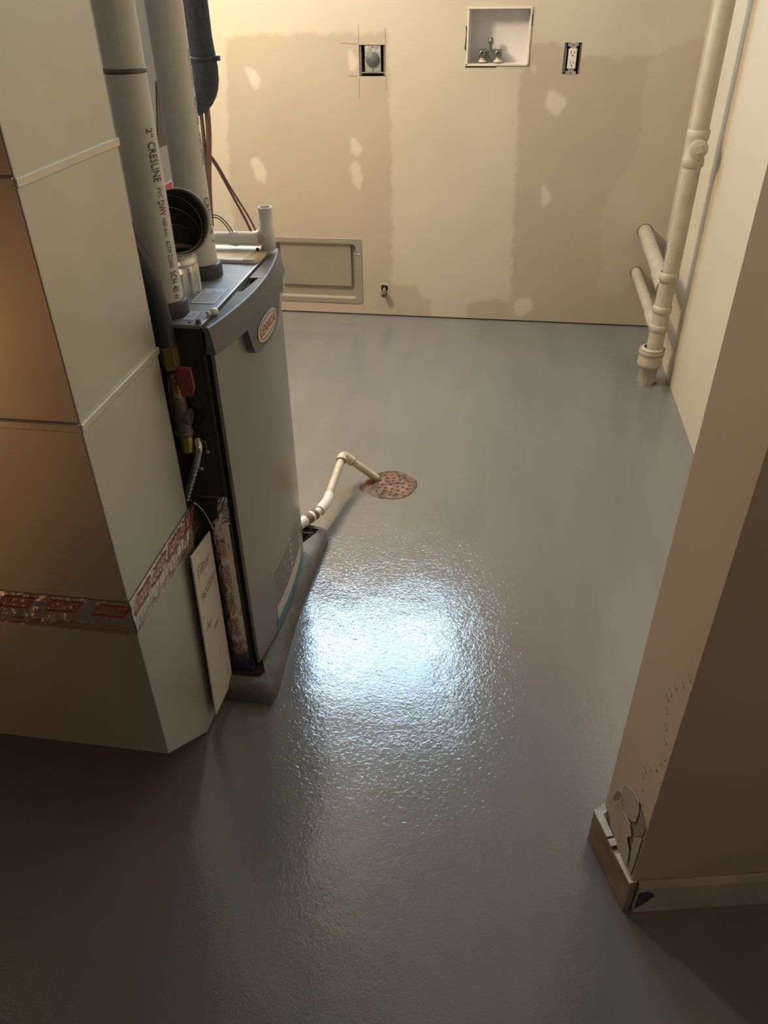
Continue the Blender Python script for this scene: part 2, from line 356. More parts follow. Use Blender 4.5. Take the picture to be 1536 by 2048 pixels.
# front baseboard on the partition's hall side
bb = MB(); bb.prism([MP @ Vector(q) for q in ((0.012, -.011, 0), (0.012, -.011, .078), (0.012, -.004, .090), (0.012, 0.0, .090), (0.012, 0, 0))], MP.to_3x3() @ Vector((1.7, 0, 0)))
bbo = tag(bb.build('baseboard_front', M_bbfront, bevel=.0015), kind='structure')
MB().prism([MP @ Vector(q) for q in ((0.0135, -.0125, .018), (0.030, -.0125, .034), (0.043, -.0125, .058), (0.030, -.0125, .070), (0.0135, -.0125, .066))], MP.to_3x3() @ Vector((0, .002, 0))).build('paint_chip', M_dark, bbo)

# broken end piece of baseboard leaning round the corner
tb = thing('loose_trim_piece', (0.276, 0.855, 0), 'short broken piece of brown baseboard around the partition end', 'trim')
a0 = Vector((0.303, 0.785, 0)); a1 = Vector((0.250, 0.925, 0)); d = (a1 - a0).normalized(); nrm = Vector((d.y, -d.x, 0))
if nrm.x < 0: nrm = -nrm
mb = MB(); n = 10; top = [.083 + .003 * math.sin(i * 2.1) for i in range(n + 1)]
vs = []
for i in range(n + 1):
    q = a0.lerp(a1, i / n); th = .013
    for (o_, z) in ((0, 0), (0.0, top[i]), (th, top[i] + .001), (th, 0)): vs.append(q + nrm * o_ + Vector((0, 0, z)))
fs = [(i * 4 + k, (i + 1) * 4 + k, (i + 1) * 4 + (k + 1) % 4, i * 4 + (k + 1) % 4) for i in range(n) for k in range(4)] + [(0, 1, 2, 3), (n * 4 + 3, n * 4 + 2, n * 4 + 1, n * 4)]
mb.add(vs, fs); mb.build('trim_board', M_wood, tb, bevel=.0015)
for i0, i1, zz in ((.02, .40, .0855), (.50, .60, .086), (.62, .97, .0875)):
    q0 = a0.lerp(a1, i0) - nrm * .0005; q1 = a0.lerp(a1, i1) - nrm * .0005; up = Vector((0, 0, zz))
    MB().prism([q0 + up, q1 + up, q1 + nrm * .015 + up, q0 + nrm * .013 + up], (0, 0, .003)).build('gypsum_edge', M_gyps, tb, bevel=.001)
qf = a1 + Vector((0, 0, .083))
MB().prism([qf + d * .001, qf + nrm * .028 + d * .012, qf + nrm * .026 - d * .004 + Vector((0, 0, -.002)), qf + nrm * .012 - d * .012], (0, 0, .004)).build('corner_chip', M_gyps, tb)

# ---------------- return duct ----------------
DX, DY, DB = -0.577, 0.893, 1.172
duct = thing('return_air_duct', (-0.95, 1.03, 0.012), 'tall rectangular sheet metal return duct in the left foreground', 'duct')
MB().box(-1.5, DX, DY, DB, 1.2045, 2.35).build('duct_section', M_galv, duct, bevel=.0025)
MB().box(-1.5, DX, DY, DB, .8765, 1.2035).build('duct_section', M_galv, duct, bevel=.0025)
MB().box(-1.5, DX, DY, DB, .5235, .8755).build('duct_section', M_galv, duct, bevel=.0025)
MB().prism([(-1.5, DY, .150), (-1.5, DY, .523), (-1.5, DB, .523), (-1.5, DB, .010), (-1.5, 1.062, .010)], (1.5 + DX, 0, 0)).build('boot_section', M_galv, duct, bevel=.0025)
for z in (1.204, .876):
    MB().box(DX - .001, DX + .0035, DY - .003, DB + .002, z - .006, z + .006).build('cleat', M_cleat, duct, bevel=.0015)
    MB().box(-1.5, DX - .001, DY - .005, DY + .001, z - .0065, z + .0065).build('cleat', M_cleat, duct, bevel=.0015)
# foil tape over the lower joint, with its red print
def tape_strip(name, P, nrm_, length, width, par, n=48, m=6, seed=1, marks=True, amp=.0012):
    """P(s,t) -> point on the surface; tape crinkled along nrm_"""
    rd = random.Random(seed); N = Vector(nrm_); vs = []
    for i in range(n + 1):
        for j in range(m + 1):
            s_, t_ = i / n, j / m
            h = .0012 + amp * (rd.random() if 0 < j < m else .2)
            vs.append(Vector(P(s_, t_)) + N * h)
    fs = [(i * (m + 1) + j, (i + 1) * (m + 1) + j, (i + 1) * (m + 1) + j + 1, i * (m + 1) + j + 1) for i in range(n) for j in range(m)]
    t = MB().add(vs, fs).build(name, M_foil, par)
    return t
def tape_marks(P, N, length, width, par, offs, txt='VENTURE'):
    N = Vector(N) * .0032; mb = MB()
    for o_ in offs:
        for row, hh in ((.70, .36), (.14, .16)):
            def F(x, y, o_=o_, row=row, hh=hh): # x along in metres, y across (0..1), sheared
                return Vector(P((o_ + x + y * .024) / length, min(1.0, max(0, row - hh / 2 + y * hh)))) + N
            for (xa, xb, ya, yb) in ((0, .058, 0, .12), (0, .058, .88, 1), (0, .003, .12, .88), (.055, .058, .12, .88)):
                mb.quad([F(xa, ya), F(xb, ya), F(xb, yb), F(xa, yb)])
            if row > .5:
                text_on(mb, txt, .0125, lambda x, y: F(.004 + x, .5 + y / .0125 * .62))
    mb.build('red_print', M_red, par)
TZ = (.470, .545)
Pside = lambda s_, t_: (DX, DY + s_ * (DB - DY), TZ[0] + t_ * (TZ[1] - TZ[0]))
Pfront = lambda s_, t_: (DX - s_ * .9, DY, TZ[0] + t_ * (TZ[1] - TZ[0]))
t1 = tape_strip('foil_tape', Pside, (1, 0, 0), .28, .075, duct, seed=2)
t2 = tape_strip('foil_tape', Pfront, (0, -1, 0), .9, .075, duct, n=120, seed=3)
tape_marks(Pside, (1, 0, 0), DB - DY, .075, t1, [.004, .078, .150, .222])
Pfr = lambda s_, t_: (DX - .9 + s_ * .9, DY, TZ[0] + t_ * (TZ[1] - TZ[0]))
tape_marks(Pfr, (0, -1, 0), .9, .075, t2, [.9 - .075 - k * .088 for k in range(9)])

# white access cover of the filter slot
cov = thing('filter_cover', (-0.56, 1.15, 0.035), 'tall cream filter slot cover with faded red handwriting', 'panel')
CX = -0.561
MB().prism([(CX, 1.088, .040), (CX, 1.205, .030), (CX, 1.221, .456), (CX, 1.117, .468)], (-.004, 0, 0)).build('cover_plate', M_white, cov, bevel=.001)
MB().box(-.576, -.5655, 1.176, 1.215, .05, .44).build('mounting_flange', M_galv, cov)
mb = MB(); 
def FC(y0, z0, rot): 
    c_, s_ = math.cos(rot), math.sin(rot)
    return lambda x, y: (CX + .0006, y0 + x * c_ - y * s_, z0 + x * s_ + y * c_)
for txt, sz, y0, z0, rt in (('Filter', .040, 1.125, .415, -.05), ('16X25X1', .027, 1.122, .352, .02), ('Apr', .026, 1.122, .272, .0), ('15th', .022, 1.150, .238, .1), ('/', .035, 1.16, .165, -.15), ('/', .030, 1.172, .095, -.1)):
    mb = MB(); text_on(mb, txt, sz, FC(y0, z0, rt), sx=.82, shear=.25); mb.build('handwriting', M_pencil, cov)

# ---------------- concrete pad ----------------
pm = bmesh.new()
out = [(-1.35, 1.180), (-.62, 1.178), (-.54, 1.164), (-.458, 1.164), (-.452, 1.20), (-.462, 1.36), (-.468, 1.50), (-.462, 1.66), (-.458, 1.80), (-.466, 1.828), (-.52, 1.838), (-1.35, 1.84)]
dense = []
for i in range(len(out)):
    a_, b_ = Vector(out[i]), Vector(out[(i + 1) % len(out)]); k = max(1, int((b_ - a_).length / .03))
    for j in range(k): dense.append(a_.lerp(b_, j / k))
cx_, cy_ = -.9, 1.5
rings = [(0, 0.0), (0.002, .028), (0.010, .042), (0.022, .050), (.06, .052), (.2, .052)]
vs = []; rd = random.Random(5)
for off_, z in rings:
    for q in dense:
        dv = Vector((cx_, cy_)) - q; dv = Vector((dv.x * .35, dv.y)).normalized() if abs(q.y - 1.5) > .3 else Vector((-1, 0))
        j = rd.uniform(-.0012, .0012)
        vs.append((q.x + dv.x * off_ + j, q.y + dv.y * off_ + j, max(0, z + (rd.uniform(-.001, .0) if z > 0 else 0))))
m_ = len(dense)
fs = [(r * m_ + i, r * m_ + (i + 1) % m_, (r + 1) * m_ + (i + 1) % m_, (r + 1) * m_ + i) for r in range(len(rings) - 1) for i in range(m_)]
fs.append(tuple(range((len(rings) - 1) * m_, len(rings) * m_)))
pad = MB().add(vs, fs, True).build('concrete_pad', M_conc)
tag(pad, 'low worn grey concrete pad under the furnace', 'pad')

# ---------------- furnace ----------------
FY0, FY1, FZ0, FZ1 = 1.235, 1.690, 0.055, 0.897
fur = thing('furnace', (-0.82, 1.46, 0.055), 'grey furnace with bowed front door and oval badge', 'furnace')
MB().box(-1.20, -.5195, FY0, FY1, FZ0, FZ1 - .004).build('cabinet', M_cab, fur, bevel=.002)
MB().box(-.519, -.5055, FY0 + .004, FY1 + .004, FZ0 + .01, FZ1 - .010).build('shadow_gap', M_black, fur)
MB().box(-.5235, -.5165, FY0 - .0035, FY0 + .001, FZ0 + .01, FZ1 - .004).build('edge_flange', M_cab, fur, bevel=.001)
# top panel with labels
tp = MB().box(-1.20, -.5176, FY0 - .003, FY1, FZ1 - .004, FZ1 + .003).build('top_panel', M_top, fur, bevel=.001)
zt = FZ1 + .0034
l1 = MB().box(-.575, -.528, 1.338, 1.421, zt, zt + .0006).build('warning_label', M_lab, tp)
l2 = MB().box(-.558, -.538, 1.254, 1.297, zt, zt + .0006).build('small_label', M_lab, tp)
mb = MB()
for k in range(9): mb.box(-.571 + k * .0045, -.569 + k * .0045, 1.345, 1.345 + random.uniform(.05, .07), zt + .0006, zt + .001)
for k in range(3): mb.box(-.554 + k * .005, -.552 + k * .005, 1.260, 1.290, zt + .0006, zt + .001)
mb.build('fine_print', M_top, tp)['kind'] = 'stuff'
MB().lathe([(0, 0), (.0025, 0), (.0025, .0008), (0, .0008)], (-.541, 1.243, zt), seg=10).build('screw_hole', M_black, tp)
MB().lathe([(0, .0075), (.0042, .0075), (.0045, .002), (.0062, .0018), (.0062, 0)], (-.524, 1.241, zt), seg=6).build('hex_screw', M_iron, tp)
# gap seal line and white clip
MB().box(-.5175, -.5145, FY0, FY1, FZ1 - .01, FZ1 + .0036).build('panel_edge', M_cleat, fur)
mb = MB(); mb.lathe([(0, .011), (.006, .011), (.0088, .008), (.0092, .004), (.006, 0)], (-.5115, 1.287, zt), seg=20); mb.tube([(-.519, 1.276, zt + .004), (-.5115, 1.287, zt + .006)], .005, 10)
mb.build('door_clip', M_pvcw, fur)
# slate cap with arched top edge, notch, fascia and tongue
def capx(y): return -.474 - .027 * ((y - 1.455) / .24) ** 2
def doorx(y): return -.483 - .019 * ((y - 1.462) / .225) ** 2
def fasx(y): return doorx(y) + .014 - .002 * ((y - 1.46) / .24) ** 2
ys = sorted(set([1.222 + i * (.482 / 48) for i in range(49)] + [1.4155, 1.4165, 1.4975, 1.4985]))
LOWP = [(1.2, .850), (1.350, .847), (1.361, .82), (1.372, .795), (1.382, .787), (1.40, .783), (1.48, .781), (1.53, .786), (1.56, .800), (1.60, .847), (1.8, .850)]
def cap_low(y):
    for (y0, z0), (y1, z1) in zip(LOWP, LOWP[1:]):
        if y0 <= y <= y1: return z0 + (z1 - z0) * (y - y0) / (y1 - y0)
ys = sorted(set(ys + [q[0] for q in LOWP[1:-1]] + [1.355, 1.366, 1.377, 1.39, 1.545, 1.58]))
vs = []; nr = 7
for y in ys:
    e = min(1.0, (y - 1.222) / .006 + .0, (1.704 - y) / .02) if False else 1.0
    xi = -.5085 if not (1.416 < y < 1.498) else -.494 + .004 * ((y - 1.457) / .04)
    xo = capx(y); xf = fasx(y); zl = cap_low(y)
    vs += [(xi, y, FZ1 - .03), (xi, y, FZ1 + .002), (xo - .003, y, FZ1 + .0035), (xo, y, FZ1 + .002), (xo + (xf - xo) * .55, y, FZ1 - .018), (xf, y, min(FZ1 - .040, .858)), (xf + (0 if zl > .85 else .001), y, zl), (doorx(y) - .006, y, zl)]
nr = 8
fs = [(i * nr + k, (i + 1) * nr + k, (i + 1) * nr + (k + 1) % nr, i * nr + (k + 1) % nr) for i in range(len(ys) - 1) for k in range(nr)]
fs += [tuple(range(nr)), tuple((len(ys) - 1) * nr + k for k in range(nr - 1, -1, -1))]
cap = MB().add(vs, fs).build('front_cap', M_cap, fur, bevel=.0008)
for pgn in cap.data.polygons: pgn.use_smooth = False
MB().box(-.5115, -.489, 1.41, 1.505, FZ1 - .032, FZ1 - .022).build('latch_recess', M_black, fur)
# badge: silver oval, dark ring, red letters following the fascia
by, bz = 1.461, .816
def bpnt(y, z, t): return (fasx(y) + .0012 + t, y, z)
def ellipse(ry, rz, t, k=36, sq=2.4):
    pts = []
    for i in range(k):
        a = 2 * PI * i / k; c_, s_ = math.cos(a), math.sin(a)
        pts.append(bpnt(by + ry * math.copysign(abs(c_) ** (2 / sq), c_), bz + rz * math.copysign(abs(s_) ** (2 / sq), s_), t))
    return pts
bd = MB().prism(ellipse(.066, .0245, 0), (.0015, 0, 0)).build('badge', M_badge, cap)
e1 = ellipse(.059, .0205, .0017); e2 = ellipse(.0565, .0187, .0017)
mb = MB().add(e1 + e2, [(i, (i + 1) % 36, 36 + (i + 1) % 36, 36 + i) for i in range(36)]); mb.build('badge_ring', M_labg, cap)
mb = MB(); text_on(mb, 'LENNOX', .026, lambda x, y: bpnt(by + x, bz + y * 1.05, .0021), align='CENTER', sx=1.0)
mb.build('badge_lettering', M_red, cap)
# door
ysd = [1.2385 + i * (.449 / 40) for i in range(41)]; vs = []
for y in ysd: vs += [(-.5085, y, FZ0 + .004), (-.5085, y, .856), (doorx(y) - .002, y, .856), (doorx(y), y, .854), (doorx(y), y, FZ0 + .006), (doorx(y) - .002, y, FZ0 + .004)]
fs = [(i * 6 + k, (i + 1) * 6 + k, (i + 1) * 6 + (k + 1) % 6, i * 6 + (k + 1) % 6) for i in range(40) for k in range(6)] + [tuple(range(6)), tuple(40 * 6 + k for k in range(5, -1, -1))]
door = MB().add(vs, fs).build('front_door', M_door, fur)
for pgn in door.data.polygons:
    if len(pgn.vertices) == 4 and abs(pgn.normal.x) > .8: pgn.use_smooth = True
em = door.modifiers.new('split', 'EDGE_SPLIT'); em.split_angle = .6
# rating label on the door
def dl(y, z, t): return (doorx(y) + t, y, z)
def panel(y0, y1, z0, z1, t, nm, m, n=8, par=None):
    vs = []
    for i in range(n + 1):
        y = y0 + (y1 - y0) * i / n; vs += [dl(y, z0, t), dl(y, z1, t)]
    return MB().add(vs, [(i * 2, i * 2 + 2, i * 2 + 3, i * 2 + 1) for i in range(n)]).build(nm, m, par or door)
panel(1.362, 1.612, .070, .236, .0006, 'rating_label', M_labc)
panel(1.366, 1.500, .128, .231, .0010, 'label_block', M_labg)
panel(1.518, 1.608, .128, .231, .0010, 'label_block', M_labg)
panel(1.352, 1.618, .066, .088, .0012, 'teal_stripe', M_teal)
mb = MB()
for k in range(6):
    z = .140 + k * .015
    for ya, yb in ((1.372, 1.372 + random.uniform(.07, .12)), (1.523, 1.523 + random.uniform(.04, .08))):
        mb.quad([dl(ya, z, .0014), dl(yb, z, .0014), dl(yb, z + .0014, .0014), dl(ya, z + .0014, .0014)])
mb.build('label_rule', M_labc, door)
mb = MB()
for k in range(5):
    z = .136 + k * .020; mb.quad([dl(1.504, z, .0012), dl(1.513, z, .0012), dl(1.513, z + .009, .0012), dl(1.506, z + .009, .0012)])
mb.build('label_symbol', M_dark, door)
# cabinet side: knock-out hole, grommet, screws, foil and blue tape
MB().lathe([(0, 0), (.026, 0), (.026, .0012), (0, .0012)], (-.560, FY0 - .0003, .727), (0, -1, 0), 28).build('knockout_hole', M_black, fur)
def foil_patch(name, quad, n, m, seed, amp=.003):
    rd = random.Random(seed); q = [Vector(v) for v in quad]; vs = []
    for i in range(n + 1):
        for j in range(m + 1):
            s_, t_ = i / n, j / m; pnt = q[0].lerp(q[1], s_).lerp(q[3].lerp(q[2], s_), t_)
            vs.append(pnt + Vector((0, -.0015 - amp * rd.random(), 0)))
    return MB().add(vs, [(i * (m + 1) + j, (i + 1) * (m + 1) + j, (i + 1) * (m + 1) + j + 1, i * (m + 1) + j + 1) for i in range(n) for j in range(m)]).build(name, M_foil, fur)
f1 = foil_patch('foil_tape', [(-.568, FY0, .058), (-.523, FY0, .058), (-.520, FY0, .50), (-.562, FY0, .47)], 5, 26, 4, .0012)
f2 = foil_patch('foil_tape', [(-.548, FY0 - .002, .470), (-.519, FY0 - .002, .470), (-.517, FY0 - .002, .540), (-.536, FY0 - .002, .535)], 5, 8, 6, .003)
MB().box(-.60, -.521, FY0 - .0018, FY0, .532, .536).build('tape_edge', M_iron, fur)
mb = MB()
for k in range(5):
    def FF(x, y, k=k): return (-.548 + y, FY0 - .0062, .43 - k * .076 - x)
    text_on(mb, 'VENTURE', .012, FF)
    for xa, xb, ya, yb in ((-.004, .054, -.0085, -.0070), (-.004, .054, .0070, .0085)): mb.quad([FF(xa, ya), FF(xb, ya), FF(xb, yb), FF(xa, yb)])
mb.build('red_print', M_red, f1)
MB().tube(fillet([(-.592, 1.222, .53), (-.572, 1.220, .515), (-.562, 1.222, .49), (-.556, 1.226, .458)], .01), .0016, 8).build('curled_foil_edge', M_foil, fur)
MB().box(-.574, -.512, FY0 - .022, FY0 + .002, .054, .064).build('blue_tape', M_blue, fur)
MB().prism([(-.574, FY0 - .0235, .054), (-.520, FY0 - .0215, .054), (-.512, FY0 - .0225, .066), (-.574, FY0 - .0235, .066)], (0, .002, 0)).build('blue_tape', M_blue, fur)
# filter rack box between duct and cabinet
MB().box(-1.15, -.585, DB + .004, FY0 - .001, .058, .53).build('filter_rack', M_cab, fur)

# ---------------- vent pipes on the furnace top ----------------
ft = FZ1 + .003
def pvc_vent(name, x, y, r, label, ring_z, printed):
    t = thing(name, (x, y, ft), label, 'pipe')
    MB().lathe([(r + .001, .02), (r + .0015, ZC - .005 - ft)], (x, y, ft), seg=40).build('pipe', M_pvc, t)
    MB().lathe([(r + .009, 0), (r + .009, .022), (r + .006, .027), (r + .0015, .0275)], (x, y, ft), seg=40).build('rubber_collar', M_ring, t)
    if ring_z: MB().lathe([(r + .0018, -.0035), (r + .0026, -.003), (r + .0026, .003), (r + .0018, .0035)], (x, y, ring_z), seg=40).build('glue_ring', M_iron, t)
    mb = MB()
    for txt, sz, ztop, az, *az_ in printed:
        az_ = [0] + az_
        R_ = r + .0022
        def F(px, py, ztop=ztop, az=az, R_=R_): a = math.radians(az) + py / R_; return (x + R_ * math.cos(a), y + R_ * math.sin(a), ztop - px)
        tv, tf = text_geo(txt, sz); wd = max(v[0] for v in tv); k = (ztop - az_[1]) / wd
        tb_ = MB().add([F(px * k, py) for px, py, pz in tv], tf); tb_.build('printed_text', M_ink, t)
    return t
pvc_vent('vent_pipe', -.597, 1.285, .0300, 'nearer white plastic vent pipe beside the duct, dark ring near its top', 1.286,
         [('2"', .017, 1.208, -27, 1.194), ('CRESLINE', .022, 1.188, -27, 1.128), ('PVC', .012, 1.119, -27, 1.103), ('DWV', .020, 1.099, -27, 1.075), ('NSF-dwv', .012, 1.071, -27, 1.040),
          ('ASTM D2665', .014, 1.034, -27, .988), ('SCH 40', .020, .982, -27, .945), ('#', .014, .941, -27, .932)])
pvc_vent('vent_pipe', -.606, 1.500, .0310, 'farther white plastic vent pipe behind the open metal elbow', None,
         [('ASTM D2665', .011, 1.30, 3, 1.24), ('SCH 40', .016, 1.225, 3, 1.18), ('PVC DWV', .012, 1.165, 0, 1.11), ('CRESLINE', .021, 1.055, -16, .985), ('2"', .014, .975, -8, .965)])

# crimped collar with open elbow
el = thing('open_metal_elbow', (-.632, 1.392, ft), 'open ended galvanised elbow on a crimped collar between the vent pipes', 'elbow')
ex, ey = -.620, 1.400
seg = 48; vs = []
for r, z, c_ in ((.0425, .0, .0016), (.0425, .045, .0016), (.0415, .052, .0008), (.041, .056, 0)):
    for k in range(seg): a = 2 * PI * k / seg; rr = r + c_ * (1 if k % 4 < 2 else -1); vs.append((ex + rr * math.cos(a), ey + rr * math.sin(a), ft + z))
MB().add(vs, [(i * seg + k, i * seg + (k + 1) % seg, (i + 1) * seg + (k + 1) % seg, (i + 1) * seg + k) for i in range(3) for k in range(seg)]).build('crimped_collar', M_crimp, el)
MB().lathe([(.041, .054), (.044, .058), (.044, .062), (.041, .066), (.041, .072), (.0445, .076), (.0445, .080), (.041, .084)], (ex, ey, ft), seg=40).build('ribbed_ring', M_crimp, el)
# elbow gores
mdir = Vector((.66, -.72, .20)).normalized()
c0 = Vector((ex, ey, ft + .082)); pts = [c0]; dirs = [Vector((0, 0, 1))]
steps = 4; hd = Vector((mdir.x, mdir.y, 0)).normalized()
cur = c0.copy(); gl = .020
for k in range(1, steps + 1):
    a = (PI / 2 - math.asin(mdir.z)) * k / steps; am = a - (PI / 2 - math.asin(mdir.z)) / steps / 2
    cur = cur + (hd * math.sin(am) + Vector((0, 0, 1)) * math.cos(am)) * gl; pts.append(cur.copy()); dirs.append(hd * math.sin(a) + Vector((0, 0, 1)) * math.cos(a))
side = hd.cross(Vector((0, 0, 1))).normalized()
def ring(c, dn, r, k=40):
    u = side; v = dn.cross(u).normalized(); return [c + (u * math.cos(2 * PI * i / k) + v * math.sin(2 * PI * i / k)) * r for i in range(k)]
RAD = [.042, .048, .052, .054, .0555]
for k in range(steps):
    a_, b_ = ring(pts[k], dirs[k], RAD[k]), ring(pts[k + 1], dirs[k + 1], RAD[k + 1])
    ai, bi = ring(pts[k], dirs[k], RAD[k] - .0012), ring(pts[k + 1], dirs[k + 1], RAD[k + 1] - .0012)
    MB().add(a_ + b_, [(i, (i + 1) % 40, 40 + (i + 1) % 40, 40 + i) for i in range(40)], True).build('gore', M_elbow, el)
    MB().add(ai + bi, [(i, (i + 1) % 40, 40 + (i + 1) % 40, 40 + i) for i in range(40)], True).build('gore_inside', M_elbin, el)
    sr = [q for q in ring(pts[k + 1], dirs[k + 1], RAD[k + 1] - .0004)]
    MB().tube(sr + sr[:1], .0016, 6, cap=False).build('seam_bead', M_elbow, el)
ec = pts[-1] + dirs[-1] * .016
a_, b_ = ring(pts[-1], dirs[-1], .0555), ring(ec, dirs[-1], .058); bi = ring(ec, dirs[-1], .0555); ai = ring(pts[-1], dirs[-1], .0540)
MB().add(a_ + b_ + bi + ai, [(j * 40 + i, j * 40 + (i + 1) % 40, (j + 1) * 40 + (i + 1) % 40, (j + 1) * 40 + i) for j in range(3) for i in range(40)], True).build('mouth_rim', M_elbow, el)
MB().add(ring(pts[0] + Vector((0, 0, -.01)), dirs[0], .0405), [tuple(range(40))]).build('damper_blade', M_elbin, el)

# supply plenum behind the pipes
pl = thing('supply_plenum', (-.86, 1.50, ft), 'pale grey sheet metal plenum rising behind the vent pipes', 'duct')
MB().box(-1.15, -.705, 1.30, 1.685, ft + .12, ZC - .01).build('plenum_box', mat('plenum_metal', (0.50, 0.52, 0.56), .45, .5, 6, .1), pl, bevel=.002)
MB().box(-1.15, -.72, 1.31, 1.675, ft, ft + .12).build('plenum_base', M_cab, pl)
tgx = MB().box(-.7045, -.7038, 1.555, 1.640, 1.005, 1.050).build('red_label', M_redtag, pl)
MB().box(-.7048, -.7030, 1.553, 1.642, 1.050, 1.053).build('label_border', M_pvcw, pl)
MB().prism([(-.7042, 1.60, 1.12), (-.7042, 1.685, 1.12), (-.7042, 1.685, 1.24), (-.7042, 1.645, 1.235), (-.7042, 1.62, 1.17)], (.001, 0, 0)).build('dark_sealant', M_iron, pl)

# ---------------- insulated line, copper lines, wires ----------------
ins = thing('insulated_refrigerant_line', (-.72, 1.80, 1.17), 'thick slate foam insulated pipe hanging down beside the back wall', 'pipe')
ip = [(-.664, 1.80, ZC - .01), (-.662, 1.80, 1.30), (-.657, 1.80, 1.245)] + [(-.658 - .055 * (1 - math.cos(a)), 1.80 + .01 * a, 1.235 - .060 * math.sin(a)) for a in [PI / 2 * k / 8 for k in range(1, 9)]] + [(-.80, 1.815, 1.165)]
MB().tube(ip, .0280, 24).build('foam_sleeve', M_foam, ins)
MB().lathe([(.0285, -.004), (.030, -.003), (.030, .003), (.0285, .004)], (-.658, 1.80, 1.262), seg=24).build('cable_tie', M_ring, ins)
MB().box(-.634, -.620, 1.788, 1.800, 1.258, 1.267).build('tie_tail', M_ring, ins)
for k, (xa, xb, rr) in enumerate(((-.690, -.694, .0045), (-.675, -.690, .0065))):
    t = thing('copper_line', (xb, 1.85, 1.0), ('thinner' if k == 0 else 'thicker') + ' brown copper line dropping below the foam insulated pipe', 'pipe')
    MB().tube(fillet([(xa - .006, 1.845, 1.22), (xa - .006, 1.848, 1.13), (xb - .012, 1.850, 1.00), (xb - .020, 1.852, .905)], .05), rr, 12).build('copper_tube', M_copper, t)
for k, pts_ in enumerate(([(-.712, 1.86, 1.075), (-.700, 1.90, 1.042), (-.667, 1.90, .972), (-.6365, 1.90, .908), (-.622, 1.90, .870), (-.622, 1.90, .80)],
                          [(-.712, 1.86, 1.082), (-.699, 1.90, 1.048), (-.664, 1.90, .978), (-.630, 1.90, .920), (-.612, 1.90, .880), (-.612, 1.90, .80)])):
    tag(MB().tube(fillet(pts_, .03), .0030 if k == 0 else .0024, 8).build('control_wire', M_wire), ('left' if k == 0 else 'right') + ' one of two brown wires running down to the white tee', 'wire')
for k, dz in enumerate((0, -.0045)):
    pts_ = [(-.660, 1.64, .975 + dz), (-.636, 1.66, .980 + dz), (-.617, 1.66, .979 + dz * 1.3), (-.602 - k * .004, 1.66, .966 + dz), (-.588 - k * .006, 1.66, .944), (-.583 - k * .006, 1.66, .928)]
    tag(MB().tube(fillet(pts_, .012), .0012, 6).build('thermostat_wire', M_wireb), ('upper' if k == 0 else 'lower') + ' of two thin black wires looping over the white condensate pipe', 'wire')

# cream slab and condensate tee on the furnace top
sl = thing('cream_slab', (-.60, 1.64, ft), 'cream stained slab lying on the furnace top under the white tee', 'slab')
MB().prism([(-.80, 1.590, ft), (-.523, 1.582, ft), (-.5145, 1.600, ft), (-.5145, 1.688, ft), (-.80, 1.688, ft)], (0, 0, .008)).build('slab_body', M_slab, sl, bevel=.002)
MB().prism([(-.548, 1.5835, ft + .0083), (-.5240, 1.5835, ft + .0083), (-.5155, 1.601, ft + .0083), (-.5155, 1.680, ft + .0083), (-.535, 1.680, ft + .0083)], (0, 0, .0006)).build('ochre_stain', M_stain, sl)
tee = thing('condensate_tee', (-.516, 1.665, ft + .01), 'white plastic tee with open top at the furnace corner', 'pipe fitting')
tx, ty = -.514, 1.668
MB().lathe([(.0150, .0), (.0165, .0), (.0165, .042), (.0145, .046), (.0145, .084), (.0158, .085), (.0158, .088), (.0120, .088), (.0120, .04)], (tx, ty, ft + .009), seg=28).build('tee_body', M_pvcw, tee)
MB().tube([(tx, ty, ft + .034), (tx - .018, ty, ft + .034)], .0168, 20).build('tee_branch', M_oldp, tee)
MB().tube(fillet([(tx - .012, ty, ft + .036), (tx - .030, ty - .002, ft + .030), (tx - .085, ty - .004, ft + .030)], .02), .0150, 20).build('street_elbow', M_pvcw, tee)
MB().tube([(tx - .066, ty - .004, ft + .030), (tx - .078, ty - .004, ft + .030)], .0162, 20).build('elbow_hub', M_pvcw, tee)
MB().tube([(tx - .075, ty - .004, ft + .030), (tx - .20, ty - .006, ft + .030)], .0135, 20).build('horizontal_pipe', M_pvcw, tee)
MB().lathe([(0, .003), (.003, .002), (.004, 0)], (tx - .02, ty - .018, ft + .012), (0, -1, 0), 8).build('dirt_spot', M_black, tee)

# ---------------- gas line on the cabinet side ----------------
gy = 1.2125
gas = thing('gas_line', (-.575, gy, .65), 'dark gas pipe with brass valve and red handle between duct and furnace', 'gas pipe')
MB().tube(fillet([(-.76, gy, 1.20), (-.655, gy, 1.105), (-.606, gy, 1.035), (-.584, gy, .965), (-.579, gy, .87)], .05), .0195, 20).build('coated_pipe', M_hose, gas)
MB().lathe([(.006, .052), (.0150, .052), (.0165, .046), (.0165, .012), (.0150, .006), (.011, 0)], (-.5755, gy, .820), seg=6, a0=.3).build('brass_nut', M_brass, gas)
MB().lathe([(.0125, .0), (.0145, .006), (.0145, .022), (.0115, .030), (.0115, .045), (.0135, .052)], (-.5755, gy, .768), seg=20).build('valve_body', M_brass, gas)
hd_ = MB(); hd_.box(-.566, -.560, 1.190, 1.215, .800, .812); hd_.prism([(-.556, 1.186, .780), (-.534, 1.186, .783), (-.528, 1.186, .800), (-.530, 1.186, .838), (-.552, 1.186, .840), (-.560, 1.186, .822)], (0, .009, 0))
hd_.build('valve_handle', M_handle, gas, bevel=.003)
MB().lathe([(.0125, 0), (.0155, .004), (.0155, .022), (.0140, .030)], (-.576, gy, .742), seg=20).build('iron_nipple', M_iron, gas)
